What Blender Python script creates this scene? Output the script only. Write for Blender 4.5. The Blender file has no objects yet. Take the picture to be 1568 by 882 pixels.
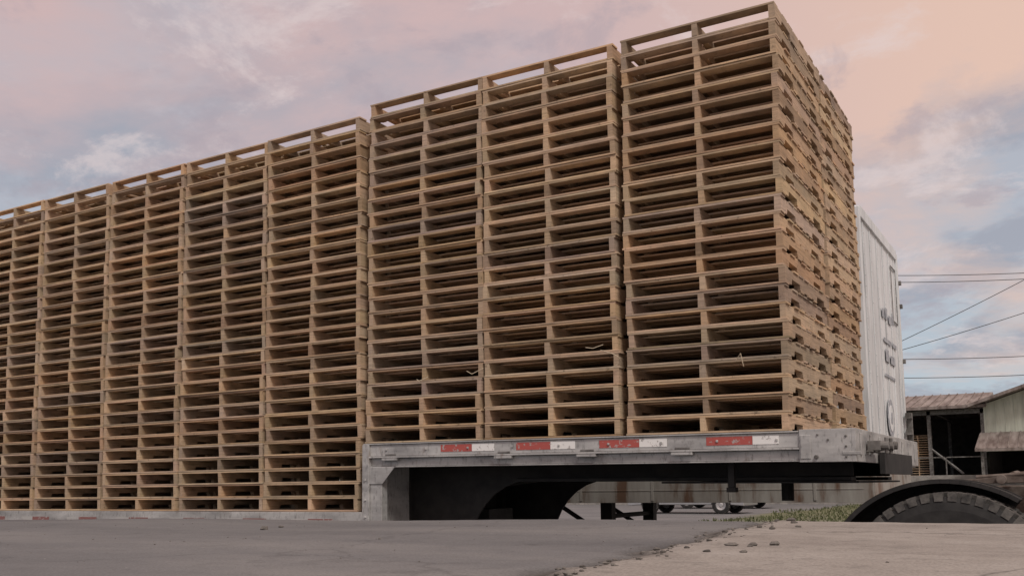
import bpy, math, random
from mathutils import Vector, Matrix, noise
random.seed(7)
R = random.uniform
sc = bpy.context.scene
sc.view_settings.view_transform = 'Standard'
sc.view_settings.look = 'None'
sc.view_settings.exposure = 0

# ------------------------------------------------------------------ camera
cam = bpy.data.cameras.new("camera"); camo = bpy.data.objects.new("camera", cam)
sc.collection.objects.link(camo); sc.camera = camo
f = 1448.0
cam.sensor_width = 36; cam.lens = f/1568*36; cam.shift_y = 143/1568
cam.clip_end = 3000; cam.clip_start = .02
xw = Vector((2484, 191, 1448)).normalized()
yw = Vector((856, -147, -1448)); yw = (yw - xw*yw.dot(xw)).normalized()
zw = xw.cross(yw)
M = Matrix((xw, yw, zw)).to_4x4(); M.translation = Vector((0, 0, 1.15))
camo.matrix_world = M

# ------------------------------------------------------------------ materials
def new_mat(name):
    m = bpy.data.materials.new(name); m.use_nodes = True
    nt = m.node_tree; b = nt.nodes["Principled BSDF"]
    return m, nt, b
def N(nt, t, **k):
    n = nt.nodes.new(t)
    for a, v in k.items(): setattr(n, a, v)
    return n
def ramp(nt, stops):
    r = nt.nodes.new('ShaderNodeValToRGB')
    e = r.color_ramp.elements
    while len(e) < len(stops): e.new(.5)
    for i, (p, c) in enumerate(stops):
        e[i].position = p
        e[i].color = (*c, 1) if isinstance(c, tuple) else (c, c, c, 1)
    return r
def noise_n(nt, scale, detail=4, mapping=None, rough=.6, coord='Object'):
    tc = N(nt, 'ShaderNodeTexCoord'); mp = N(nt, 'ShaderNodeMapping')
    if mapping: mp.inputs['Scale'].default_value = mapping
    n = N(nt, 'ShaderNodeTexNoise'); n.inputs['Scale'].default_value = scale
    n.inputs['Detail'].default_value = detail; n.inputs['Roughness'].default_value = rough
    nt.links.new(tc.outputs[coord], mp.inputs[0]); nt.links.new(mp.outputs[0], n.inputs['Vector'])
    return n
def mix(nt, a, b, fac, mode='MIX'):
    m = N(nt, 'ShaderNodeMix', data_type='RGBA', blend_type=mode)
    for s, v in ((6, a), (7, b), (0, fac)):
        if isinstance(v, (int, float)): m.inputs[s].default_value = v if s == 0 else (v, v, v, 1)
        elif isinstance(v, tuple): m.inputs[s].default_value = (*v, 1)
        else: nt.links.new(v, m.inputs[s])
    return m.outputs[2]
def bump(nt, b, h, strength=.3, dist=.01):
    bp = N(nt, 'ShaderNodeBump'); bp.inputs['Strength'].default_value = strength
    bp.inputs['Distance'].default_value = dist
    nt.links.new(h, bp.inputs['Height']); nt.links.new(bp.outputs[0], b.inputs['Normal'])
def simple(name, c1, c2, scale=6, rough=.6, metal=0, mapping=None, bs=.1, lo=.35, hi=.65, detail=6):
    m, nt, b = new_mat(name)
    n = noise_n(nt, scale, detail, mapping)
    r = ramp(nt, [(lo, c1), (hi, c2)])
    nt.links.new(n.outputs['Fac'], r.inputs[0]); nt.links.new(r.outputs[0], b.inputs['Base Color'])
    b.inputs['Roughness'].default_value = rough; b.inputs['Metallic'].default_value = metal
    if bs: bump(nt, b, n.outputs['Fac'], bs)
    return m

# wood
m_wood, nt, b = new_mat("pallet_wood")
at = N(nt, 'ShaderNodeAttribute', attribute_name="Col")
n1 = noise_n(nt, 1.0, 5, (5, 5, 130), .65)
r1 = ramp(nt, [(.28, .60), (.5, .97), (.72, 1.2)])
nt.links.new(n1.outputs['Fac'], r1.inputs[0])
n2 = noise_n(nt, 2.8, 5, None, .68)
r2 = ramp(nt, [(.3, (.74, .77, .82)), (.6, (1.05, 1.03, 1.0))])
nt.links.new(n2.outputs['Fac'], r2.inputs[0])
n3 = noise_n(nt, 30, 3)
r3 = ramp(nt, [(.27, .30), (.37, 1.0)])
nt.links.new(n3.outputs['Fac'], r3.inputs[0])
c = mix(nt, at.outputs['Color'], r1.outputs[0], 1.0, 'MULTIPLY')
c = mix(nt, c, r2.outputs[0], 1.0, 'MULTIPLY')
c = mix(nt, c, r3.outputs[0], .65, 'MULTIPLY')
nt.links.new(c, b.inputs['Base Color']); b.inputs['Roughness'].default_value = .85
b.inputs['Specular IOR Level'].default_value = .2
bump(nt, b, n1.outputs['Fac'], .35, .004)

m_alu, nt, b = new_mat("weathered_aluminium")
n1 = noise_n(nt, 3, 8, (1, 1, 3)); r1 = ramp(nt, [(.3, (.27, .27, .27)), (.52, (.44, .44, .435)), (.75, (.60, .60, .59))])
nt.links.new(n1.outputs['Fac'], r1.inputs[0])
n2 = noise_n(nt, 45, 4, (1, 1, .4)); r2 = ramp(nt, [(.3, .42), (.45, 1.0)])
nt.links.new(n2.outputs['Fac'], r2.inputs[0])
n4 = noise_n(nt, 7, 7, (1, 1, .5), .7); r4 = ramp(nt, [(.33, (.42, .32, .26)), (.42, (1, 1, 1))])
nt.links.new(n4.outputs['Fac'], r4.inputs[0])
c = mix(nt, r1.outputs[0], r2.outputs[0], .75, 'MULTIPLY'); c = mix(nt, c, r4.outputs[0], .6, 'MULTIPLY')
nt.links.new(c, b.inputs['Base Color'])
b.inputs['Metallic'].default_value = .2; b.inputs['Roughness'].default_value = .5
bump(nt, b, n2.outputs['Fac'], .15, .004)
m_alud = simple("dirty_steel", (.07, .066, .06), (.22, .215, .21), 9, .65, .2, None, .2)
m_dark = simple("black_chassis_paint", (.010, .010, .011), (.03, .028, .027), 7, .7, 0, None, .2)
m_rust = simple("rusty_steel", (.07, .05, .04), (.20, .17, .15), 11, .8, .1, None, .3)
m_tyre = simple("tyre_rubber", (.008, .008, .009), (.028, .028, .028), 10, .8, 0, None, .2)
m_lug = simple("dusty_tread", (.020, .020, .020), (.10, .096, .09), 16, .9, 0, None, .3)
m_rim = simple("wheel_rim", (.35, .35, .36), (.6, .6, .6), 9, .4, .5)
def tape(name, c):
    m, nt, b = new_mat(name)
    n = noise_n(nt, 30, 6, (1, 1, 1)); r = ramp(nt, [(.36, .0), (.42, 1.0)])
    nt.links.new(n.outputs['Fac'], r.inputs[0])
    nt.links.new(mix(nt, (.40, .38, .37), c, r.outputs[0]), b.inputs['Base Color'])
    b.inputs['Roughness'].default_value = .4
    return m
m_red = tape("red_reflective_tape", (.42, .09, .075))
m_wht = tape("white_reflective_tape", (.82, .82, .81))
m_red2 = tape("dusty_red_tape", (.25, .11, .10)); m_wht2 = tape("dusty_white_tape", (.45, .45, .44))
m_van, nt, b = new_mat("white_trailer_paint")
n1 = noise_n(nt, 2.0, 7, (1, 1, .25)); r1 = ramp(nt, [(.3, (.48, .50, .51)), (.6, (.70, .73, .75))])
nt.links.new(n1.outputs['Fac'], r1.inputs[0])
n2 = noise_n(nt, 14, 5, (1, 1, .12)); r2 = ramp(nt, [(.33, .68), (.5, 1.0)])
nt.links.new(n2.outputs['Fac'], r2.inputs[0])
nt.links.new(mix(nt, r1.outputs[0], r2.outputs[0], .8, 'MULTIPLY'), b.inputs['Base Color'])
b.inputs['Roughness'].default_value = .45
m_vrail, nt, b = new_mat("stained_bottom_rail")
n1 = noise_n(nt, 2.2, 7, (2.5, 1, .5)); r1 = ramp(nt, [(.36, (.13, .08, .055)), (.46, (.26, .25, .23)), (.7, (.38, .38, .36))])
nt.links.new(n1.outputs['Fac'], r1.inputs[0]); nt.links.new(r1.outputs[0], b.inputs['Base Color'])
b.inputs['Roughness'].default_value = .6
m_decal = simple("faded_decal", (.20, .22, .26), (.46, .48, .51), 24, .6)
m_glass = simple("dark_glass", (.015, .018, .02), (.03, .033, .036), 3, .08, 0, None, 0)
m_silver = simple("silver_car_paint", (.38, .39, .40), (.44, .45, .46), 3, .3, .5, None, 0)
m_carw = simple("white_car_paint", (.66, .66, .66), (.74, .74, .74), 3, .3, 0, None, 0)
m_roof = simple("metal_roofing", (.13, .10, .09), (.33, .29, .27), 1.2, .6, .2, (3, .4, 1), .1)
m_siding = simple("pale_siding", (.40, .43, .36), (.56, .60, .51), 1.5, .6, 0, (3, 8, .6), .1)
m_conc = simple("dock_concrete", (.2, .19, .18), (.32, .31, .29), 4, .9)
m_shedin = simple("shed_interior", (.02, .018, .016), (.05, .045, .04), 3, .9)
m_pole = simple("pole_wood", (.07, .05, .035), (.14, .11, .08), 8, .9, 0, (8, 8, .5))
m_wire = simple("wire_black", (.02, .02, .02), (.04, .04, .04), 5, .7)
m_leaf = simple("tree_foliage", (.03, .05, .02), (.10, .13, .05), .4, .9)
m_stone = simple("gravel_stone", (.06, .055, .05), (.20, .185, .17), 25, .9)
m_blade = simple("grass_blade", (.045, .062, .022), (.11, .125, .055), 1.5, .9)
m_twine = simple("pale_splinter", (.5, .42, .3), (.65, .56, .42), 5, .8)

# ------------------------------------------------------------------ mesh builder
class MB:
    def __init__(s): s.v = []; s.f = []; s.c = []; s.m = []
    def box(s, x0, x1, y0, y1, z0, z1, col=(1, 1, 1), mi=0, xf=None):
        b = len(s.v)
        for x in (x0, x1):
            for y in (y0, y1):
                for z in (z0, z1):
                    p = (x, y, z); s.v.append(xf(p) if xf else p)
        for q in ((0, 1, 3, 2), (4, 6, 7, 5), (0, 4, 5, 1), (2, 3, 7, 6), (0, 2, 6, 4), (1, 5, 7, 3)):
            s.f.append(tuple(b+i for i in q)); s.m.append(mi)
        s.c += [col]*8
    def prism(s, poly, axis, a0, a1, col=(1, 1, 1), mi=0, xf=None):
        b = len(s.v); n = len(poly)
        for a in (a0, a1):
            for (p, q) in poly:
                v = (a, p, q) if axis == 'x' else ((p, a, q) if axis == 'y' else (p, q, a))
                s.v.append(xf(v) if xf else v)
        s.f.append(tuple(b+i for i in range(n))); s.m.append(mi)
        s.f.append(tuple(b+n+i for i in reversed(range(n)))); s.m.append(mi)
        for i in range(n):
            j = (i+1) % n
            s.f.append((b+i, b+n+i, b+n+j, b+j)); s.m.append(mi)
        s.c += [col]*(2*n)
    def cyl(s, c, axis, r, h, seg=16, mi=0, r2=None):
        r2 = r if r2 is None else r2
        b = len(s.v)
        for k, (rr, hh) in enumerate(((r, -h/2), (r2, h/2))):
            for i in range(seg):
                a = 2*math.pi*i/seg; u, w = rr*math.cos(a), rr*math.sin(a)
                p = {'x': (hh, u, w), 'y': (u, hh, w), 'z': (u, w, hh)}[axis]
                s.v.append((c[0]+p[0], c[1]+p[1], c[2]+p[2])); s.c.append((1, 1, 1))
        s.f.append(tuple(b+i for i in range(seg))); s.m.append(mi)
        s.f.append(tuple(b+seg+i for i in reversed(range(seg)))); s.m.append(mi)
        for i in range(seg):
            j = (i+1) % seg
            s.f.append((b+i, b+seg+i, b+seg+j, b+j)); s.m.append(mi)
    def tube(s, p0, p1, r, seg=6, mi=0):
        p0 = Vector(p0); p1 = Vector(p1); d = (p1-p0).normalized()
        u = d.orthogonal().normalized(); w = d.cross(u); b = len(s.v)
        for p in (p0, p1):
            for i in range(seg):
                a = 2*math.pi*i/seg
                s.v.append(tuple(p+u*(r*math.cos(a))+w*(r*math.sin(a)))); s.c.append((1, 1, 1))
        s.f.append(tuple(b+i for i in range(seg))); s.m.append(mi)
        s.f.append(tuple(b+seg+i for i in reversed(range(seg)))); s.m.append(mi)
        for i in range(seg):
            j = (i+1) % seg
            s.f.append((b+i, b+seg+i, b+seg+j, b+j)); s.m.append(mi)
    def lathe(s, c, prof, seg=40, mi=0, closed=False):
        b = len(s.v); n = len(prof)
        for i in range(seg):
            a = 2*math.pi*i/seg
            for (r, y) in prof:
                s.v.append((c[0]+r*math.cos(a), c[1]+y, c[2]+r*math.sin(a))); s.c.append((1, 1, 1))
        for i in range(seg):
            j = (i+1) % seg
            for k in range(n if closed else n-1):
                l = (k+1) % n
                s.f.append((b+i*n+k, b+j*n+k, b+j*n+l, b+i*n+l)); s.m.append(mi)
    def obj(s, name, mats, parent=None, bevel=0, smooth=False, loc=None, rot=None, fixn=True):
        me = bpy.data.meshes.new(name); me.from_pydata(s.v, [], s.f); me.update()
        for m in mats: me.materials.append(m)
        me.polygons.foreach_set("material_index", s.m)
        ca = me.color_attributes.new("Col", 'FLOAT_COLOR', 'POINT')
        flat = []
        for q in s.c: flat += [q[0], q[1], q[2], 1]
        ca.data.foreach_set("color", flat)
        if fixn:
            import bmesh
            bm = bmesh.new(); bm.from_mesh(me); bmesh.ops.recalc_face_normals(bm, faces=bm.faces); bm.to_mesh(me); bm.free()
        o = bpy.data.objects.new(name, me); sc.collection.objects.link(o)
        if smooth:
            for p in me.polygons: p.use_smooth = True
        if bevel:
            bv = o.modifiers.new("bevel", 'BEVEL'); bv.width = bevel; bv.segments = 2
            bv.limit_method = 'ANGLE'; bv.angle_limit = math.radians(40)
        if parent: o.parent = parent
        if loc: o.location = loc
        if rot: o.rotation_euler = rot
        return o
def empty(name, loc=(0, 0, 0)):
    o = bpy.data.objects.new(name, None); sc.collection.objects.link(o); o.location = loc; o.empty_display_size = .3
    return o

# ------------------------------------------------------------------ pallets
PD, PH = 1.219, .1133
BT = .0125; SH = PH-2*BT-.002
def wood_col(base, s=1):
    t = R(.80, 1.14)*s
    if R(0, 1) < .09: t *= .76
    g = R(0, .22); l = sum(base)/3
    return tuple((q*(1-g)+l*g)*t*R(.97, 1.03) for q in base)
BASES = [(.54, .385, .245), (.53, .375, .235), (.57, .42, .28), (.49, .36, .24), (.52, .35, .215), (.46, .35, .255), (.55, .39, .245)]
def pallet(mb, x0, y0, z0, yaw, PW=1.016):
    base = random.choice(BASES); g = R(.86, 1.08); base = tuple(q*g for q in base)
    cx, cy = x0+PW/2, y0+PD/2; ca, sa = math.cos(yaw), math.sin(yaw)
    def xf(p):
        dx, dy = p[0]-PW/2, p[1]-PD/2
        return (cx+dx*ca-dy*sa, cy+dx*sa+dy*ca, z0+p[2])
    zb = 0; zs = BT; zt = BT+SH
    for yb, w in ((0, .09), (.39, .09), (.565, .09), (.74, .09), (PD-.09, .09)):
        yj = R(0, .006)
        y0b = yb+yj if yb else R(0, .005)
        mb.box(R(-.005, .006), PW+R(-.006, .005), y0b, yb+w, zb, zb+BT-R(0, .002), wood_col(base, 1.08), 0, xf)
    tops = [0, .205, .345, .485, .625, .765, .905, PD-.09]
    for k, yb in enumerate(tops):
        w = .09 if k in (0, 7) else .115
        y0b = R(0, .005) if k == 0 else yb+R(-.006, .006)
        mb.box(R(-.005, .006), PW+R(-.006, .005), y0b, yb+w+R(-.005, .005), zt, zt+BT-R(0, .002), wood_col(base, 1.08), 0, xf)
    for xs in (0.004, PW/2-.019+R(-.012, .012), PW-.044):
        h0, h1 = zs, zs+SH
        d = .036; a = R(-.01, .01)
        poly = [(0.003+R(0, .006), h0), (.155+a, h0), (.17+a, h0+d), (.37+a, h0+d), (.385+a, h0), (.835+a, h0), (.85+a, h0+d), (1.05+a, h0+d), (1.065+a, h0),
                (PD-.004, h0), (PD-.004, h1), (0.003, h1)]
        mb.prism(poly, 'x', xs, xs+.038+R(-.003, .003), wood_col(base), 0, xf)
def stack(x0, y0, z0, nl, rot=0.0, PW=1.016):
    mb = MB()
    tx, ty = R(-.0005, .0005), R(-.0004, .0004); wx = R(0, 9)
    for i in range(nl):
        ox = R(-.008, .008)+tx*i+.007*math.sin(i*.45+wx); oy = R(0, .010)+ty*i
        pallet(mb, ox, oy, i*PH, R(-.005, .005), PW)
    return mb.obj("pallet_stack", [m_wood], None, loc=(x0, y0, z0), rot=(0, rot, 0), fixn=False)

X0, Y0 = -1.43, 5.765
UP = .0095
def updeck(x): return 1.455+(X0-x)*UP
for off in (-1.07, -2.19, -3.27):
    xl = X0+off
    stack(xl, Y0, updeck(xl), 24, UP, 1.065)
    stack(xl, Y0+PD+.035+R(0, .03), updeck(xl), 24, UP, 1.065)
LX = -4.76; LZ = .962
for i in range(11):
    xl = LX-1.02-i*1.047
    stack(xl, Y0+R(-.01, .01), LZ, 28, 0, 1.022)
    stack(xl, Y0+PD+.035, LZ, 28, 0, 1.022)

# ------------------------------------------------------------------ drop deck trailer
trailer = empty("drop_deck_trailer", (0, 0, 0))
def flush(name, mb, mats, bevel=.003, **k): return mb.obj(name, mats, trailer, bevel, **k)
UL = (X0, 5.72, 1.452); UR = (0, UP, 0)
mb = MB()
mb.box(-3.27, .34, .05, 2.53, -.05, -.003)
flush("upper_deck_floor", mb, [m_alud], 0, loc=UL, rot=UR)
mb = MB()
for v0, s in ((0, 1), (2.58, -1)):
    def B(u0, u1, a, b_, w0, w1, mi=0):
        y0, y1 = sorted((v0+s*a, v0+s*b_)); mb.box(u0, u1, y0, y1, w0, w1, (1, 1, 1), mi)
    B(-3.26, .05, .0, .045, -.012, -.003)
    B(-3.26, .05, .012, .045, -.10, -.014)
    B(-3.26, .05, -.004, .045, -.115, -.102)
    B(-3.26, .05, .03, .05, -.175, -.117)
    B(-3.26, .05, .02, .12, -.185, -.177)
    B(.052, .35, .0, .05, -.19, .004)
    B(.06, .12, -.006, 0, -.17, -.03)
    for u in (-3.0, -2.0, -1.35, -.68):
        B(u-.07, u+.07, -.014, .02, -.135, -.118)
        B(u-.05, u+.05, .004, .011, -.10, -.085, 1)
    for k in range(9):
        u = -3.05+k*.37
        B(u, u+.015, .002, .012, -.06, -.045)
mb.box(.35, .375, 0.0, 2.58, -.19, .004)
for k in range(8): mb.box(.375, .383, .12+k*.32, .16+k*.32, -.15, -.02)
mb.box(.30, .40, -.004, .012, -.15, -.13)
for (u, w) in ((.22, -.06), (.32, -.04), (.32, -.10), (.32, -.16), (.16, -.03)): mb.cyl((u, -.003, w), 'y', .007, .01, 8, 1)
mb.cyl((.15, -.004, -.16), 'y', .012, .02, 10, 1)
flush("upper_side_rails", mb, [m_alu, m_alud], .003, loc=UL, rot=UR)
mb = MB()
for (a, b_, k) in ((-2.54, -2.27, 0), (-2.268, -2.08, 1), (-1.90, -1.63, 0), (-1.628, -1.44, 1), (-1.26, -.975, 0), (-.973, -.783, 1), (-.522, -.231, 0), (-.229, -.07, 1)):
    mb.box(a, b_, .0095, .0115, -.078, -.026, (1, 1, 1), k)
flush("reflective_tape", mb, [m_red, m_wht], 0, loc=UL, rot=UR)
mb = MB()
for v in (.55, 1.95):
    poly = [(-3.18, -.06), (.25, -.06), (.25, -.27), (-2.1, -.29)]
    for k in range(9):
        a = k/8*math.pi/2
        poly.append((-2.1-.55*math.sin(a), -.29-.6*(1-math.cos(a))))
    poly += [(-2.68, -1.05), (-3.18, -1.05)]
    mb.prism(poly, 'y', v, v+.02)
    mb.box(-2.2, .25, v-.07, v+.09, -.30, -.275)
for k in range(10):
    mb.box(-2.95+k*.34, -2.88+k*.34, .05, 2.53, -.15, -.052)
mb.box(-1.0, .30, .45, 2.1, -.315, -.302)
mb.cyl((-.35, 1.28, -.38), 'z', .045, .13, 14)
mb.box(-.45, -.41, .2, .24, -.34, -.1); mb.box(-.46, -.40, .19, .25, -.37, -.34)
mb.box(.385, .42, .7, 1.9, -.26, -.12)
flush("gooseneck_frame", mb, [m_dark], .003, loc=UL, rot=UR)
mb = MB()
for v in (.30, .46):
    mb.box(.385, .46, v, v+.06, -.12, -.06); mb.cyl((.48, v+.03, -.09), 'x', .028, .05, 12)
    mb.cyl((.49, v+.03, -.09), 'z', .012, .10, 8)
mb.box(.385, .42, .26, .6, -.13, -.12)
mb.cyl((.45, .72, -.08), 'x', .026, .09, 10)
flush("gladhand_fittings", mb, [m_alud], .003, loc=UL, rot=UR)
s = -.085
mb = MB()
mb.box(-4.61+s, -4.545+s, 5.715, 5.80, .86, 1.47)
mb.box(-4.543+s, -4.43+s, 5.73, 5.80, .55, 1.30)
mb.prism([(-4.60+s, 1.30), (-4.30+s, 1.30), (-4.42+s, 1.17), (-4.60+s, 1.17)], 'y', 5.722, 5.729)
mb.box(-4.61+s, -4.545+s, 8.22, 8.30, .86, 1.47)
mb.box(-4.59+s, -4.52+s, 5.81, 6.20, .5, 1.42)
for z in (1.2, 1.05, .92): mb.cyl((-4.578+s, 5.712, z), 'y', .010, .012, 8)
flush("neck_posts", mb, [m_alu], .004)
mb = MB(); mb.box(-4.59+s, -4.52+s, 6.21, 8.2, .5, 1.42)
for k in range(5): mb.box(-4.52+s, -4.45+s, 6.35+k*.4, 6.4+k*.4, .5, 1.40)
mb.box(-4.5+s, -4.2+s, 6.9, 7.3, .5, .95)
mb.tube((-4.4+s, 6.6, .6), (-4.4+s, 6.6, 1.3), .03, 8); mb.tube((-4.42+s, 6.75, 1.1), (-3.3, 6.9, 1.24), .015, 8)
flush("neck_bulkhead", mb, [m_dark], .004)
mb = MB(); mb.box(-17.0, -4.70, 5.77, 8.25, .90, .957)
flush("lower_deck_floor", mb, [m_alud], 0)
mb = MB()
for y0, y1 in ((5.715, 5.765), (8.255, 8.305)):
    mb.box(-17.0, -4.697, y0, y1, .84, .958)
for k in range(20): mb.box(-16.8+k*.61, -16.7+k*.61, 5.70, 5.714, .83, .86)
mb.box(-17.05, -17.0, 5.715, 8.305, .74, .965)
flush("lower_side_rails", mb, [m_alu], .003)
mb = MB()
x = -4.98
while x > -16.5:
    mb.box(x-.26, x, 5.7115, 5.7135, .865, .905, (1, 1, 1), 0); mb.box(x-.44, x-.262, 5.7115, 5.7135, .865, .905, (1, 1, 1), 1)
    x -= .72
flush("lower_reflective_tape", mb, [m_red2, m_wht2], 0)
mb = MB()
for y in (6.45, 7.55):
    mb.prism([(-4.62, .48), (-4.62, .88), (-16.9, .88), (-16.9, .62), (-11.5, .58), (-10.5, .48)], 'y', y, y+.02)
    mb.box(-10.5, -4.62, y-.06, y+.08, .46, .48)
for k in range(30): mb.box(-16.8+k*.41, -16.74+k*.41, 5.8, 8.2, .80, .895)
for X in (-13.4, -14.7):
    mb.cyl((X, 7.01, .50), 'y', .06, 1.9, 12); mb.box(X-.45, X+.45, 6.44, 6.5, .55, .62); mb.box(X-.45, X+.45, 7.54, 7.6, .55, .62)
flush("lower_frame", mb, [m_dark], 0)

def wheel(c, Rr, w, name, parent, lugs=50, rim=m_rim, face=-1):
    mb = MB(); hw = w/2; rt = Rr*.955
    prof = [(Rr*.56, -hw*.75), (Rr*.60, -hw*.93), (Rr*.66, -hw*1.0), (Rr*.67, -hw*1.03), (Rr*.69, -hw*1.01), (Rr*.82, -hw*1.02), (Rr*.90, -hw*.96), (rt, -hw*.86), (rt, hw*.86), (Rr*.90, hw*.96), (Rr*.82, hw*1.02), (Rr*.69, hw*1.01), (Rr*.60, hw*.93), (Rr*.56, hw*.75)]
    mb.lathe(c, prof, 64, 0, True)
    def lug(aa, da, y0, y1, r0, r1, ya=None, yb=None):
        b_ = len(mb.v)
        for (y, r) in ((y0, r0), (y0 if ya is None else ya, r1), (y1, r0), (y1 if yb is None else yb, r1)):
            for a in (aa-da, aa+da):
                mb.v.append((c[0]+r*math.cos(a), c[1]+y, c[2]+r*math.sin(a))); mb.c.append((1, 1, 1))
        for q in ((0, 1, 3, 2), (4, 6, 7, 5), (0, 4, 5, 1), (2, 3, 7, 6), (0, 2, 6, 4), (1, 5, 7, 3)):
            mb.f.append(tuple(b_+t for t in q)); mb.m.append(2)
    st = 2*math.pi/lugs
    for i in range(lugs):
        a0 = st*i
        for sgn in (-1, 1):
            if sgn < 0: lug(a0, st*.33, -hw*.99, -hw*.50, Rr*.91, Rr, -hw*.88, -hw*.50)
            else: lug(a0, st*.33, hw*.50, hw*.99, Rr*.91, Rr, hw*.50, hw*.88)
        for row, y0 in ((0, -hw*.40), (1, hw*.05)):
            lug(a0+st*.5, st*.36, y0, y0+hw*.36, rt-.004, Rr)
    sg = face
    rp = [(Rr*.57, sg*hw*.80), (Rr*.54, sg*hw*.86), (Rr*.50, sg*hw*.5), (Rr*.28, sg*hw*.3), (Rr*.22, sg*hw*.55), (Rr*.16, sg*hw*.62), (.001, sg*hw*.62)]
    mb.lathe(c, rp, 40, 1)
    for i in range(10):
        a = 2*math.pi*i/10
        mb.cyl((c[0]+Rr*.31*math.cos(a), c[1]+sg*hw*.36, c[2]+Rr*.31*math.sin(a)), 'y', Rr*.025, .05, 6, 1)
    return mb.obj(name, [m_tyre, rim, m_lug], parent)
for X in (-13.4, -14.7):
    for (yy, fc) in ((5.92, -1), (8.10, 1)):
        wheel((X, yy, .42), .42, .26, "trailer_wheel", trailer, face=fc)

# ------------------------------------------------------------------ tractor unit
tractor = empty("semi_truck_tractor")
AX = -.60; RT = .54
for (yy, fc) in ((5.84, -1), (6.17, -1), (7.89, 1), (8.20, 1)):
    wheel((AX, yy, RT), RT, .29, "drive_wheel", tractor, 46, face=fc)
    wheel((AX+1.32, yy, RT), RT, .29, "drive_wheel", tractor, 46, face=fc)
for (yy, fc) in ((5.95, -1), (8.1, 1)): wheel((5.5, yy, .50), .50, .29, "steer_wheel", tractor, face=fc)
mb = MB()
for y in (6.58, 7.42):
    mb.prism([(-1.0, .86), (-1.0, .95), (-.6, 1.10), (6.2, 1.15), (6.2, .86)], 'y', y, y+.09)
for X in (-.9, -.1, .9, 2.2, 3.4): mb.box(X, X+.1, 6.67, 7.42, .86, 1.0)
for X in (AX, AX+1.32):
    mb.cyl((X, 7.03, RT), 'y', .09, 1.7, 14)
    mb.prism([(X-.22, .55), (X-.16, .86), (X+.16, .86), (X+.22, .55)], 'y', 6.55, 6.58)
    mb.cyl((X, 7.03, RT), 'z', .2, .3, 14)
mb.obj("frame_rails", [m_rust], tractor, .004)
mb = MB()
mb.box(-.65, .05, 6.75, 7.3, 1.12, 1.14)
mb.prism([(-.62, 1.115), (-.62, 1.14), (-.1, 1.185), (.6, 1.235), (.6, 1.19), (-.1, 1.13)], 'y', 6.44, 6.50)
mb.prism([(-.42, 1.15), (-.34, 1.19), (.4, 1.25), (.6, 1.25), (.6, 1.22), (-.1, 1.175)], 'y', 7.1, 7.16)
mb.tube((-.5, 6.46, 1.16), (.2, 6.42, 1.20), .012, 8); mb.tube((-.30, 6.52, 1.17), (-.30, 7.1, 1.18), .022, 8)
mb.cyl((-.36, 6.43, 1.145), 'y', .03, .05, 12)
mb.box(.30, .60, 6.2, 7.9, 1.16, 1.20); mb.box(.75, .82, 6.4, 7.7, 1.16, 1.24)
mb.tube((-.1, 6.5, 1.18), (1.4, 6.4, 1.27), .03, 8); mb.tube((.0, 6.7, 1.18), (1.6, 6.6, 1.33), .02, 8)
mb.cyl((1.9, 6.25, .8), 'x', .28, 1.0, 20)
mb.cyl((3.6, 5.98, .72), 'x', .32, 1.3, 24)
mb.obj("chassis_equipment", [m_rust], tractor, .003)
mb = MB(); n = 26
for k in range(n):
    a0 = math.pi*(.30+.66*k/n); a1 = math.pi*(.30+.66*(k+1)/n)
    def P(a, r): return (AX-.05+r*1.12*math.cos(a), RT-.0+r*math.sin(a))
    mb.prism([P(a0, .605), P(a1, .605), P(a1, .590), P(a0, .590)], 'y', 6.02, 6.42)
    mb.prism([P(a0, .612), P(a1, .612), P(a1, .44), P(a0, .44)], 'y', 6.405, 6.419)
    mb.prism([P(a0, .612), P(a1, .612), P(a1, .585), P(a0, .585)], 'y', 6.005, 6.019)
mb.box(AX-.73, AX-.715, 6.02, 6.42, .25, .60)
mb.tube((AX-.3, 6.4, 1.05), (AX-.3, 6.6, 1.0), .02, 8)
mb.obj("mud_fender", [m_dark], tractor, .002)
mb = MB()
mb.prism([(2.9, .75), (2.9, 3.3), (4.3, 3.25), (5.0, 2.15), (6.6, 1.9), (6.9, 1.6), (6.9, .6), (6.05, .6), (5.95, .95), (5.5, 1.15), (5.05, .95), (4.95, .6), (4.3, .6)], 'y', 5.85, 8.2, (1, 1, 1), 0)
for y in (5.838, 8.206): mb.prism([(3.9, 2.1), (3.95, 2.85), (4.35, 2.85), (4.8, 2.1)], 'y', y, y+.006, (1, 1, 1), 1)
mb.prism([(4.40, 3.08), (4.98, 2.17), (4.995, 2.18), (4.415, 3.09)], 'y', 6.0, 8.05, (1, 1, 1), 1)
mb.box(6.86, 7.1, 5.85, 8.2, .4, .72, (1, 1, 1), 2); mb.box(6.9, 6.93, 6.3, 7.75, .85, 1.6, (1, 1, 1), 2)
mb.obj("cab", [m_carw, m_glass, m_rim], tractor, .03)

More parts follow.
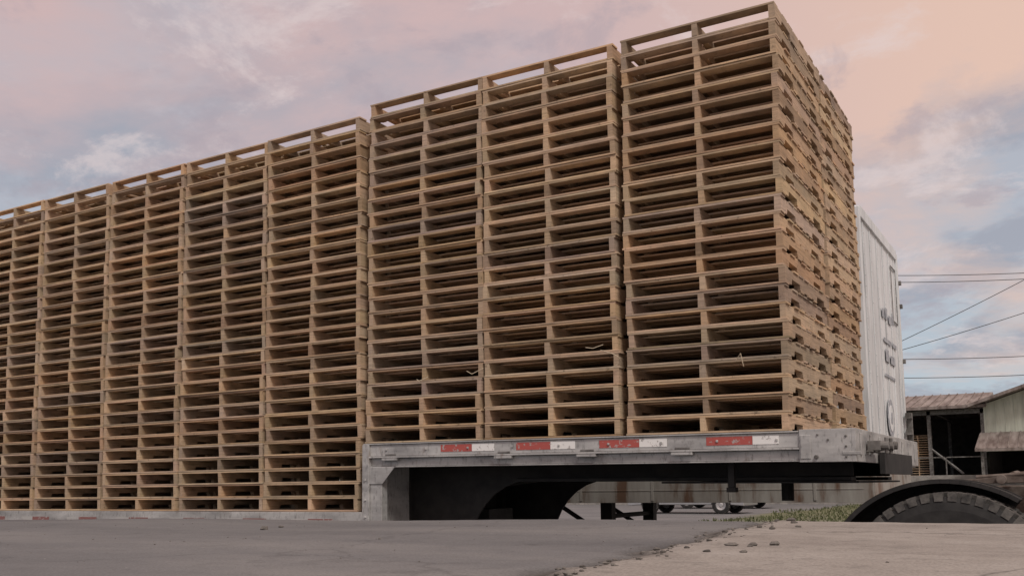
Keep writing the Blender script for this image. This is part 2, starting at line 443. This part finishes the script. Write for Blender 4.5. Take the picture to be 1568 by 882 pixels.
# ------------------------------------------------------------------ white box trailer beyond
van = empty("white_box_trailer")
VX, VY0, VY1 = -1.71, 10.1, 12.68
TZ = 4.03
mb = MB()
mb.box(-15.9, VX-.03, VY0+.03, VY1-.03, 1.17, TZ-.02)
mb.obj("box_body", [m_van], van, .02)
mb = MB()
for k in range(24):
    X = VX-.35-k*.6; mb.box(X, X+.045, VY0+.018, VY0+.03, 1.2, TZ-.1); mb.box(X, X+.045, VY1-.03, VY1-.018, 1.2, TZ-.1)
for k in range(6):
    y = VY0+.26+k*.41
    mb.box(VX-.03, VX-.02, y, y+.03, 1.25, TZ-.15)
    for j in range(22): mb.cyl((VX-.018, y+.015, 1.35+j*.115), 'x', .008, .01, 6)
for y in (VY0+.012, VY1-.102): mb.box(VX-.12, VX-.008, y, y+.09, 1.15, TZ-.04)
mb.box(VX-.12, VX-.006, VY0+.11, VY1-.11, TZ-.13, TZ-.01)
mb.box(-15.92, VX-.13, VY0+.01, VY0+.1, TZ-.1, TZ-.01); mb.box(-15.92, VX-.13, VY1-.1, VY1-.01, TZ-.1, TZ-.01)
mb.obj("corner_posts", [m_van], van, .006)
mb = MB()
mb.box(-15.95, VX-.005, VY0, VY0+.03, .93, 1.19); mb.box(-15.95, VX-.005, VY1-.03, VY1, .93, 1.19)
mb.box(VX-.02, VX+.005, VY0+.031, VY1-.031, .95, 1.24)
for k in range(16): mb.box(VX-.6-k*.9, VX-.57-k*.9, VY0-.008, VY0, .95, 1.17)
mb.box(-15.95, VX-.1, VY0-.004, VY0, 1.06, 1.075)
mb.obj("bottom_rail", [m_vrail], van, .003)
mb = MB()
mb.box(VX-.019, VX-.012, 12.10, 12.12, 3.05, 3.75); mb.box(VX-.019, VX-.012, 12.44, 12.46, 3.05, 3.75)
mb.box(VX-.019, VX-.012, 12.12, 12.44, 3.73, 3.75); mb.box(VX-.019, VX-.012, 12.12, 12.44, 3.05, 3.07)
for j, (y, z, w, h) in enumerate(((11.3, 3.0, .16, .10), (11.52, 3.0, .14, .14), (11.75, 2.98, .2, .1), (12.0, 3.0, .12, .14), (11.35, 2.72, .5, .05), (11.95, 2.72, .3, .05), (11.4, 2.5, .22, .14), (11.75, 2.5, .3, .1), (11.3, 2.32, .7, .03))):
    mb.box(VX-.017, VX-.014, y, y+w, z, z+h, (1, 1, 1), 1)
mb.cyl((VX-.012, 11.5, 1.85), 'x', .22, .006, 24, 1); mb.cyl((VX-.008, 11.5, 1.85), 'x', .15, .006, 24, 2)
mb.cyl((VX-.004, 11.5, 1.85), 'x', .07, .006, 24, 1)
for z in (1.45, 1.7, 1.9): mb.box(VX, VX+.07, 12.5, 12.62, z, z+.07, (1, 1, 1), 0)
mb.box(VX+.0, VX+.1, 12.1, 12.25, 1.3, 1.45); mb.cyl((VX+.05, 12.4, 1.38), 'x', .05, .1, 12)
mb.box(VX+.0, VX+.06, 12.62, 12.68, 1.3, 1.9)
for z in (2.6, 3.3, 3.6): mb.box(VX-.04, VX+.02, 12.64, 12.70, z, z+.05)
mb.obj("front_fittings", [m_alud, m_decal, m_van], van, .001)
mb = MB()
for k in range(26): mb.box(VX-.5-k*.55, VX-.42-k*.55, VY0+.04, VY1-.04, 1.05, 1.165)
for y in (10.75, 12.1):
    mb.box(-15.5, -10.5, y, y+.08, .8, 1.04)
    mb.box(-5.05, -4.9, y, y+.12, .12, 1.05); mb.cyl((-4.97, y+.06, .1), 'z', .16, .06, 14)
    mb.tube((-5.0, y+.05, .5), (-5.9, y+.05, 1.04), .03, 8)
mb.tube((-4.97, 10.8, .75), (-4.97, 12.15, .75), .03, 8)
for X in (-7.4, -8.7): mb.cyl((X, 11.46, .51), 'y', .07, 2.1, 12)
mb.obj("under_frame", [m_dark], van, 0)
for X in (-7.4, -8.7):
    for yy, fc in ((10.36, -1), (10.66, -1), (12.2, 1), (12.5, 1)): wheel((X, yy, .51), .51, .26, "van_wheel", van, face=fc)

# ------------------------------------------------------------------ parked cars beyond
def car(x, y, paint, suv=0, d=1):
    e = empty("parked_car", (x, y, 0)); h = 1.45+.3*suv
    def arc(cx):
        return [(cx+.36*math.cos(a), .34+.36*math.sin(a)) for a in [math.pi*k/10 for k in range(10, -1, -1)]]
    body = [(-2.25, .3), (-2.28, .8), (-2.18, 1.0), (2.0, .92), (2.25, .7), (2.25, .3)] + \
           [(p, q) for p, q in reversed(arc(1.4))] + [(p, q) for p, q in reversed(arc(-1.35))]
    mb = MB(); mb.prism(body, 'y', -.88, .88)
    top = [(-2.0 if suv else -1.75, .99), (-1.7 if suv else -1.1, h), (.35, h), (1.15, .95)]
    mb.prism(top, 'y', -.74, .74, (1, 1, 1), 1)
    mb.box(-1.0, .3, -.72, .72, h-.02, h+.03)
    for px in (-1.15, -.2, .62): mb.prism([(px-.04, .97), (px+.04, .97), (px+.0, h-.02), (px-.08, h-.02)], 'y', -.75, .75)
    mb.box(2.2, 2.27, -.8, -.45, .62, .74, (1, 1, 1), 2); mb.box(-2.29, -2.22, -.82, -.5, .72, .86, (1, 1, 1), 3)
    mb.obj("body", [paint, m_glass, m_rim, m_red], e, .04)
    for X in (-1.35, 1.4):
        for Y, fc in ((-.80, -1), (.80, 1)): wheel((X, Y, .33), .33, .2, "wheel", e, 30, face=fc)
    e.rotation_euler = (0, 0, 0 if d > 0 else math.pi)
car(-12.4, 34.5, m_silver, 0); car(-13.5, 41.5, m_carw, 1, 1)

# ------------------------------------------------------------------ shed building
shed = empty("open_metal_shed")
mb = MB(); mb.box(-26, 10, 48.6, 66, -.2, 1.34); mb.obj("loading_dock", [m_conc], shed, .01)
mb = MB()
for X in (-25.5, -20.5, -15.5, -10.5, -5.75, -3.45):
    mb.box(X, X+.16, 49.0, 49.16, 1.34, 4.4); mb.box(X, X+.16, 58, 58.16, 1.34, 4.4)
mb.box(-26, -3.3, 49.0, 49.12, 4.2, 4.42)
mb.tube((-5.65, 49.1, 2.6), (-4.3, 49.1, 1.4), .06)
for k in range(9): mb.tube((-25.5+k*2.5, 49.2, 4.3), (-25.5+k*2.5, 58, 4.3), .05)
mb.box(-9.2, -3.5, 48.62, 48.70, 2.15, 2.2); mb.box(-5.0, -4.95, 48.62, 48.7, 1.34, 2.2)
mb.obj("posts", [m_alud], shed)
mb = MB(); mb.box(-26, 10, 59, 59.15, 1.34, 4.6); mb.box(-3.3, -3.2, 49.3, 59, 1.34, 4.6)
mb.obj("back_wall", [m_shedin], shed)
mb = MB()
mb.prism([(48.3, 4.42), (48.3, 4.56), (54.0, 5.55), (60.0, 4.56), (60, 4.42), (54, 5.4)], 'x', -26.5, -3.15)
for k in range(58): mb.prism([(48.3, 4.565), (48.3, 4.60), (54.0, 5.59), (54.0, 5.555)], 'x', -26.4+k*.4, -26.36+k*.4)
mb.prism([(-3.9, 4.42), (3.8, 7.0), (11.5, 4.42), (11.5, 4.56), (3.8, 7.15), (-3.9, 4.56)], 'y', 48.0, 62)
mb.prism([(48.95, 3.15), (48.95, 3.28), (45.6, 2.46), (45.6, 2.33)], 'x', -3.5, 11)
for k in range(36): mb.prism([(48.95, 3.285), (48.95, 3.32), (45.6, 2.50), (45.6, 2.465)], 'x', -3.45+k*.4, -3.41+k*.4)
mb.obj("roof", [m_roof], shed)
mb = MB()
mb.prism([(-3.3, 2.4), (-3.3, 4.58), (3.8, 6.95), (10.9, 4.58), (10.9, 2.4)], 'y', 48.99, 49.1)
for k in range(36):
    X = -3.2+k*.39; zt = 4.55+(X+3.3)*.333 if X < 3.8 else 4.55+(10.9-X)*.333
    mb.box(X, X+.05, 48.97, 48.99, 2.4, zt-.05)
mb.obj("gable_siding", [m_siding], shed)
mb = MB()
for X in (-3.3, 1, 5.5, 10): mb.box(X, X+.12, 45.8, 45.92, 0, 2.4)
mb.obj("awning_posts", [m_alud], shed)
for (x, y, n) in ((-6.75, 49.3, 17), (-7.95, 49.5, 15)):
    mb = MB()
    for i in range(n): pallet(mb, 0, 0, i*PH, R(-.02, .02))
    mb.obj("pallet_stack", [m_wood], None, loc=(x, y, 1.34), fixn=False)

# ------------------------------------------------------------------ utility line
def lp(s, z): return (-9.1+6.9*s, 64.2+4.0*s, z)
mb = MB()
for (za, zb) in ((8.85, 8.8), (7.65, 7.6), (14.3, 14.2), (13.85, 13.8), (9.85, 13.5), (9.35, 11.5)):
    s0, s1 = -1.5, 1.75; K = 26; prev = None
    for k in range(K+1):
        s = s0+(s1-s0)*k/K; sag = -.45*(1-((s-.12)/1.63)**2)+.4
        p = lp(s, za+(zb-za)*s+sag)
        if prev: mb.tube(prev, p, .022, 5)
        prev = p
mb.obj("overhead_wires", [m_wire])
for s in (-1.5, 1.75):
    p = lp(s, 0); mb = MB()
    mb.cyl((0, 0, 8.3), 'z', .19, 16.6, 14, 0, .12)
    for z in (8.6, 14.0, 15.9): mb.box(-1.1, 1.1, -.06, .06, z, z+.12)
    for z in (8.72, 14.12, 16.02):
        for X in (-.95, .95): mb.cyl((X, 0, z+.08), 'z', .05, .16, 8)
    mb.obj("utility_pole", [m_pole], None, loc=(p[0], p[1], 0), rot=(0, 0, math.radians(120)))

# ------------------------------------------------------------------ ground (one sheet)
def axis(dense0, dense1, step, far0, far1):
    a = []; x = dense0
    while x <= dense1: a.append(x); x += step
    s = step
    x = dense1
    while x < far1: s *= 1.22; x += s; a.append(x)
    s = step; x = dense0; l = []
    while x > far0: s *= 1.22; x -= s; l.append(x)
    return list(reversed(l))+a
XS = axis(-8, 2.2, .04, -1500, 1500); YS = axis(.4, 5.6, .03, -900, 2500)
def joint_x(y): return -.85-.106*(y-1.54)+.06*noise.noise(Vector((y*1.7, 3, 0)))+.04*noise.noise(Vector((y*7, 9, 0)))+.018*noise.noise(Vector((y*23, 5, 0)))
def gz(x, y):
    crest = 4.2+.13*min(x+2.4, 0) if x > -9 else 3.34
    t = (y-crest+.25)/1.35
    t = max(0, min(1, t)); t = t*t*(3-2*t)
    if y > 30: return .03*noise.noise(Vector((x*.1, y*.1, 0)))
    z = .983*(1-t)
    near = (1-t)
    z += .010*noise.noise(Vector((x*.8, y*.8, 0)))*near
    d = x-joint_x(y)
    z += (.0024 if d > 0 else .0012)*noise.noise(Vector((x*9, y*9, 2)))*near
    if near > .05 and abs(x) < 12:
        if d > 0: z += .004+.012*math.exp(-d/.09)*(.6+1.0*noise.noise(Vector((x*14, y*14, 4))))
        z -= .018*math.exp(-(d/.03)**2)
    return z
V = [(x, y, gz(x, y)) for y in YS for x in XS]; nx = len(XS)
F = [(j*nx+i, j*nx+i+1, (j+1)*nx+i+1, (j+1)*nx+i) for j in range(len(YS)-1) for i in range(nx-1)]
me = bpy.data.meshes.new("ground"); me.from_pydata(V, [], F); me.update()
for p in me.polygons: p.use_smooth = True
ca = me.color_attributes.new("Zone", 'FLOAT_COLOR', 'POINT'); fl = []
def isgrass(x, y):
    n_ = noise.noise(Vector((x*.2, y*.2, 0)))
    return y > 27+1.5*n_ and (x > -9.4+1.5*n_ or y > 62 or x < -45)
for (x, y, z) in V:
    d = x-joint_x(y)
    cz = 1.0 if d > 0 else 0.0
    cr = math.exp(-(d/.035)**2) if abs(d) < .2 and y < 5 else 0
    fl += [cz, cr, 1.0 if isgrass(x, y) else 0.0, 1]
ca.data.foreach_set("color", fl)
m_g, nt, b = new_mat("asphalt_and_concrete")
at = N(nt, 'ShaderNodeAttribute', attribute_name="Zone"); sp = N(nt, 'ShaderNodeSeparateColor')
nt.links.new(at.outputs['Color'], sp.inputs[0])
na = noise_n(nt, .9, 7, (.5, 1.4, 1), .65); ra = ramp(nt, [(.3, (.105, .108, .115)), (.5, (.15, .152, .158)), (.7, (.20, .198, .198))])
nt.links.new(na.outputs['Fac'], ra.inputs[0])
nb = noise_n(nt, 1.7, 9, None, .7); rb = ramp(nt, [(.3, (.20, .182, .168)), (.5, (.28, .26, .24)), (.72, (.36, .34, .32))])
nt.links.new(nb.outputs['Fac'], rb.inputs[0])
nf = noise_n(nt, 160, 3); rf = ramp(nt, [(.3, .60), (.6, 1.14)]); nt.links.new(nf.outputs['Fac'], rf.inputs[0])
ns = noise_n(nt, 9, 6, None, .75); rs = ramp(nt, [(.34, .6), (.46, 1.0), (.75, 1.12)]); nt.links.new(ns.outputs['Fac'], rs.inputs[0])
vo = N(nt, 'ShaderNodeTexVoronoi', feature='DISTANCE_TO_EDGE'); vo.inputs['Scale'].default_value = .8
tc = N(nt, 'ShaderNodeTexCoord'); nw = noise_n(nt, 2.5, 7)
vm = N(nt, 'ShaderNodeMix', data_type='VECTOR'); vm.inputs[0].default_value = .3
nt.links.new(tc.outputs['Object'], vm.inputs[4]); nt.links.new(nw.outputs['Color'], vm.inputs[5]); nt.links.new(vm.outputs[1], vo.inputs['Vector'])
rv = ramp(nt, [(.0, .3), (.007, 1.0)]); nt.links.new(vo.outputs['Distance'], rv.inputs[0])
nst = noise_n(nt, 3.2, 5, (1, 1, 1), .6); rst = ramp(nt, [(.27, .35), (.33, 1.0)]); nt.links.new(nst.outputs['Fac'], rst.inputs[0])
nch = noise_n(nt, 55, 2); rch = ramp(nt, [(.73, 0.0), (.77, 1.0)]); nt.links.new(nch.outputs['Fac'], rch.inputs[0])
g1 = noise_n(nt, .8, 8); rg = ramp(nt, [(.35, (.07, .08, .04)), (.6, (.14, .145, .075))]); nt.links.new(g1.outputs['Fac'], rg.inputs[0])
crk = N(nt, 'ShaderNodeMath', operation='MULTIPLY_ADD'); nt.links.new(sp.outputs[0], crk.inputs[0]); crk.inputs[1].default_value = .35; crk.inputs[2].default_value = .38
c = mix(nt, ra.outputs[0], rb.outputs[0], sp.outputs[0])
c = mix(nt, c, rf.outputs[0], .75, 'MULTIPLY'); c = mix(nt, c, rs.outputs[0], crk.outputs[0], 'MULTIPLY'); c = mix(nt, c, rv.outputs[0], crk.outputs[0], 'MULTIPLY')
c = mix(nt, c, rst.outputs[0], .5, 'MULTIPLY'); c = mix(nt, c, (.38, .365, .35), rch.outputs[0])
c = mix(nt, c, (.035, .033, .03), sp.outputs[1]); c = mix(nt, c, rg.outputs[0], sp.outputs[2])
nt.links.new(c, b.inputs['Base Color']); b.inputs['Roughness'].default_value = .8
bump(nt, b, nf.outputs['Fac'], .5, .004)
me.materials.append(m_g)
go = bpy.data.objects.new("ground", me); sc.collection.objects.link(go)

mb = MB()
def stone(x, y, r):
    z = gz(x, y); b_ = len(mb.v); n = 7
    hs = R(.5, .9); ph = R(0, 6)
    rings = ((.75, -.1), (1.0, .35), (.6, .8))
    for (k, h) in rings:
        for i in range(n):
            a = ph+2*math.pi*i/n; rr = r*k*R(.75, 1.2)
            mb.v.append((x+rr*math.cos(a), y+rr*math.sin(a)*.8, z+r*h*hs+R(-.1, .1)*r)); mb.c.append((1, 1, 1))
    for k in range(2):
        for i in range(n):
            j = (i+1) % n; mb.f.append((b_+k*n+i, b_+k*n+j, b_+(k+1)*n+j, b_+(k+1)*n+i)); mb.m.append(0)
    mb.f.append(tuple(b_+2*n+i for i in range(n))); mb.m.append(0)
for (x, y, r) in ((-.76, 2.40, .017), (-.71, 2.42, .013), (-.70, 2.36, .009), (-.66, 2.44, .014), (-.74, 2.15, .011), (-.81, 2.05, .008), (-.66, 2.17, .009), (-.9, 3.3, .014), (-.86, 3.5, .012), (-2.9, 2.9, .022), (-3.0, 3.1, .013), (-1.9, 2.4, .006), (-.95, 3.8, .016), (-1.0, 3.95, .02)):
    stone(x, y, r)
for k in range(360):
    y = R(1.1, 4.4); x = joint_x(y)+random.gauss(.02, .035); stone(x, y, abs(random.gauss(.002, .003))+.0015)
for k in range(160):
    y = R(1.2, 4.3); x = R(-5, 1.2); stone(x, y, R(.0012, .0042))
mb.obj("loose_gravel", [m_stone])

mb = MB()
for k in range(8000):
    x = R(-12, 8); y = 26.5+R(0, 1)**1.6*21
    if y > 47.5 or not isgrass(x, y): continue
    h = R(.04, .12); w = R(.01, .03); b_ = len(mb.v); l = R(-.06, .06)
    mb.v += [(x-w, y, 0), (x+w, y, 0), (x+l, y+R(-.05, .05), h)]; mb.c += [(1, 1, 1)]*3
    mb.f.append((b_, b_+1, b_+2)); mb.m.append(0)
mb.obj("grass", [m_blade], fixn=False)

mb = MB()
for k in range(70):
    cx = -230+k*4.6+R(-2, 2); cy = 150+R(-8, 12); H = R(5, 10)
    mb.cyl((cx, cy, H*.3), 'z', .25, H*.6, 6)
    for q in range(110):
        a = R(0, 6.28); t = R(0, 1); rr = R(0, 1)**.5*(3.4*math.sin(math.pi*min(1, t*.85+.12)))*R(.7, 1.15)
        px, py, pz = cx+rr*math.cos(a), cy+rr*math.sin(a), H*.22+t*H*.8
        s = R(.35, .9); b_ = len(mb.v)
        for i in range(4):
            mb.v.append((px+R(-s, s), py+R(-s, s), pz+R(-s, s)))
        mb.c += [(1, 1, 1)]*4; mb.f += [(b_, b_+1, b_+2), (b_, b_+2, b_+3)]; mb.m += [0, 0]
mb.obj("distant_trees", [m_leaf], fixn=False)

mb = MB()
def strand(pts, r=.0026):
    for a, b_ in zip(pts, pts[1:]): mb.tube(a, b_, r, 5)
bx, by, bz = -2.66, 5.74, 2.04
strand([(bx+.14*math.sin(t*.5), by-.02-.03*math.sin(t), bz-.045*t*.5) for t in [k*.5 for k in range(12)]])
strand([(bx-.12, by, bz+.03), (bx-.05, by-.03, bz+.015), (bx+.02, by-.02, bz+.035)])
strand([(-3.75, 5.75, 1.98), (-3.68, 5.71, 1.95), (-3.6, 5.74, 1.99)])
strand([(-1.75, 5.75, 1.9), (-1.71, 5.72, 1.94), (-1.70, 5.74, 1.86)])
strand([(-4.2, 5.75, 1.95), (-4.15, 5.71, 1.93), (-4.09, 5.74, 1.96)])
mb.obj("loose_twine", [m_twine])

# ------------------------------------------------------------------ sky + sun
sd = Vector((.66, -.58, 1.08)).normalized()
el = math.asin(sd.z); az = math.atan2(sd.x, sd.y)
w = bpy.data.worlds.new("World"); sc.world = w; w.use_nodes = True; nt = w.node_tree
for n in list(nt.nodes): nt.nodes.remove(n)
out = N(nt, 'ShaderNodeOutputWorld'); bg = N(nt, 'ShaderNodeBackground')
sky = N(nt, 'ShaderNodeTexSky', sky_type='NISHITA'); sky.sun_disc = False
sky.sun_elevation = el; sky.sun_rotation = az; sky.air_density = 1.0; sky.dust_density = 2.0
tc = N(nt, 'ShaderNodeTexCoord'); sx = N(nt, 'ShaderNodeSeparateXYZ'); nt.links.new(tc.outputs['Generated'], sx.inputs[0])
def math_n(op, a, b_=None, clamp=False):
    m = N(nt, 'ShaderNodeMath', operation=op); m.use_clamp = clamp
    for i, v in enumerate((a, b_)):
        if v is None: continue
        if isinstance(v, (int, float)): m.inputs[i].default_value = v
        else: nt.links.new(v, m.inputs[i])
    return m.outputs[0]
zc = math_n('MAXIMUM', sx.outputs[2], 0.0); zd = math_n('ADD', zc, .22)
px = math_n('DIVIDE', sx.outputs[0], zd); py = math_n('DIVIDE', sx.outputs[1], zd)
cb = N(nt, 'ShaderNodeCombineXYZ'); nt.links.new(px, cb.inputs[0]); nt.links.new(py, cb.inputs[1])
def wn(scale, off, detail=7, rough=.55, dist=.3):
    mp = N(nt, 'ShaderNodeMapping'); mp.inputs['Location'].default_value = off
    n = N(nt, 'ShaderNodeTexNoise'); n.inputs['Scale'].default_value = scale; n.inputs['Detail'].default_value = detail
    n.inputs['Roughness'].default_value = rough; n.inputs['Distortion'].default_value = dist
    nt.links.new(cb.outputs[0], mp.inputs[0]); nt.links.new(mp.outputs[0], n.inputs['Vector']); return n.outputs['Fac']
def sm(v, a, b_):
    m = N(nt, 'ShaderNodeMapRange', interpolation_type='SMOOTHSTEP'); m.inputs[1].default_value = a; m.inputs[2].default_value = b_
    nt.links.new(v, m.inputs[0]); return m.outputs[0]
nA = wn(1.6, (1.3, .4, 0), 8, .6); nB = wn(2.1, (5, 2, 1), 8, .6); nC = wn(3.6, (2, 11, 7), 10, .66); nD = wn(4.6, (3, 1, 2), 10, .62)
base = mix(nt, (.50, .585, .65), (.47, .49, .55), sm(sx.outputs[2], .02, .30))
base = mix(nt, base, (.36, .37, .43), math_n('MULTIPLY', sm(nB, .45, .57), .75))
warm = mix(nt, (.65, .475, .465), (.82, .57, .46), sm(sx.outputs[0], -.45, .0))
mask = math_n('ADD', math_n('MULTIPLY', sm(sx.outputs[2], .20, .46), .95), math_n('MULTIPLY', math_n('SUBTRACT', nA, .5), 4.2))
mask = math_n('ADD', mask, math_n('MULTIPLY', sx.outputs[0], .35))
mask = math_n('ADD', mask, .18, True)
base = mix(nt, base, warm, mask)
base = mix(nt, base, (.80, .68, .66), math_n('MULTIPLY', sm(nC, .52, .66), .55))
base = mix(nt, base, (.42, .36, .40), math_n('MULTIPLY', sm(nD, .53, .66), .5))
nis = mix(nt, sky.outputs[0], (.10, .10, .10), 1.0, 'MULTIPLY')
fin = mix(nt, nis, base, .92)
nt.links.new(fin, bg.inputs[0]); bg.inputs[1].default_value = 1.0
nt.links.new(bg.outputs[0], out.inputs[0])

sl = bpy.data.lights.new("sun", 'SUN'); sl.energy = 2.0; sl.angle = math.radians(14); sl.color = (1, .95, .88)
so = bpy.data.objects.new("sun", sl); sc.collection.objects.link(so)
so.rotation_euler = sd.to_track_quat('Z', 'Y').to_euler()
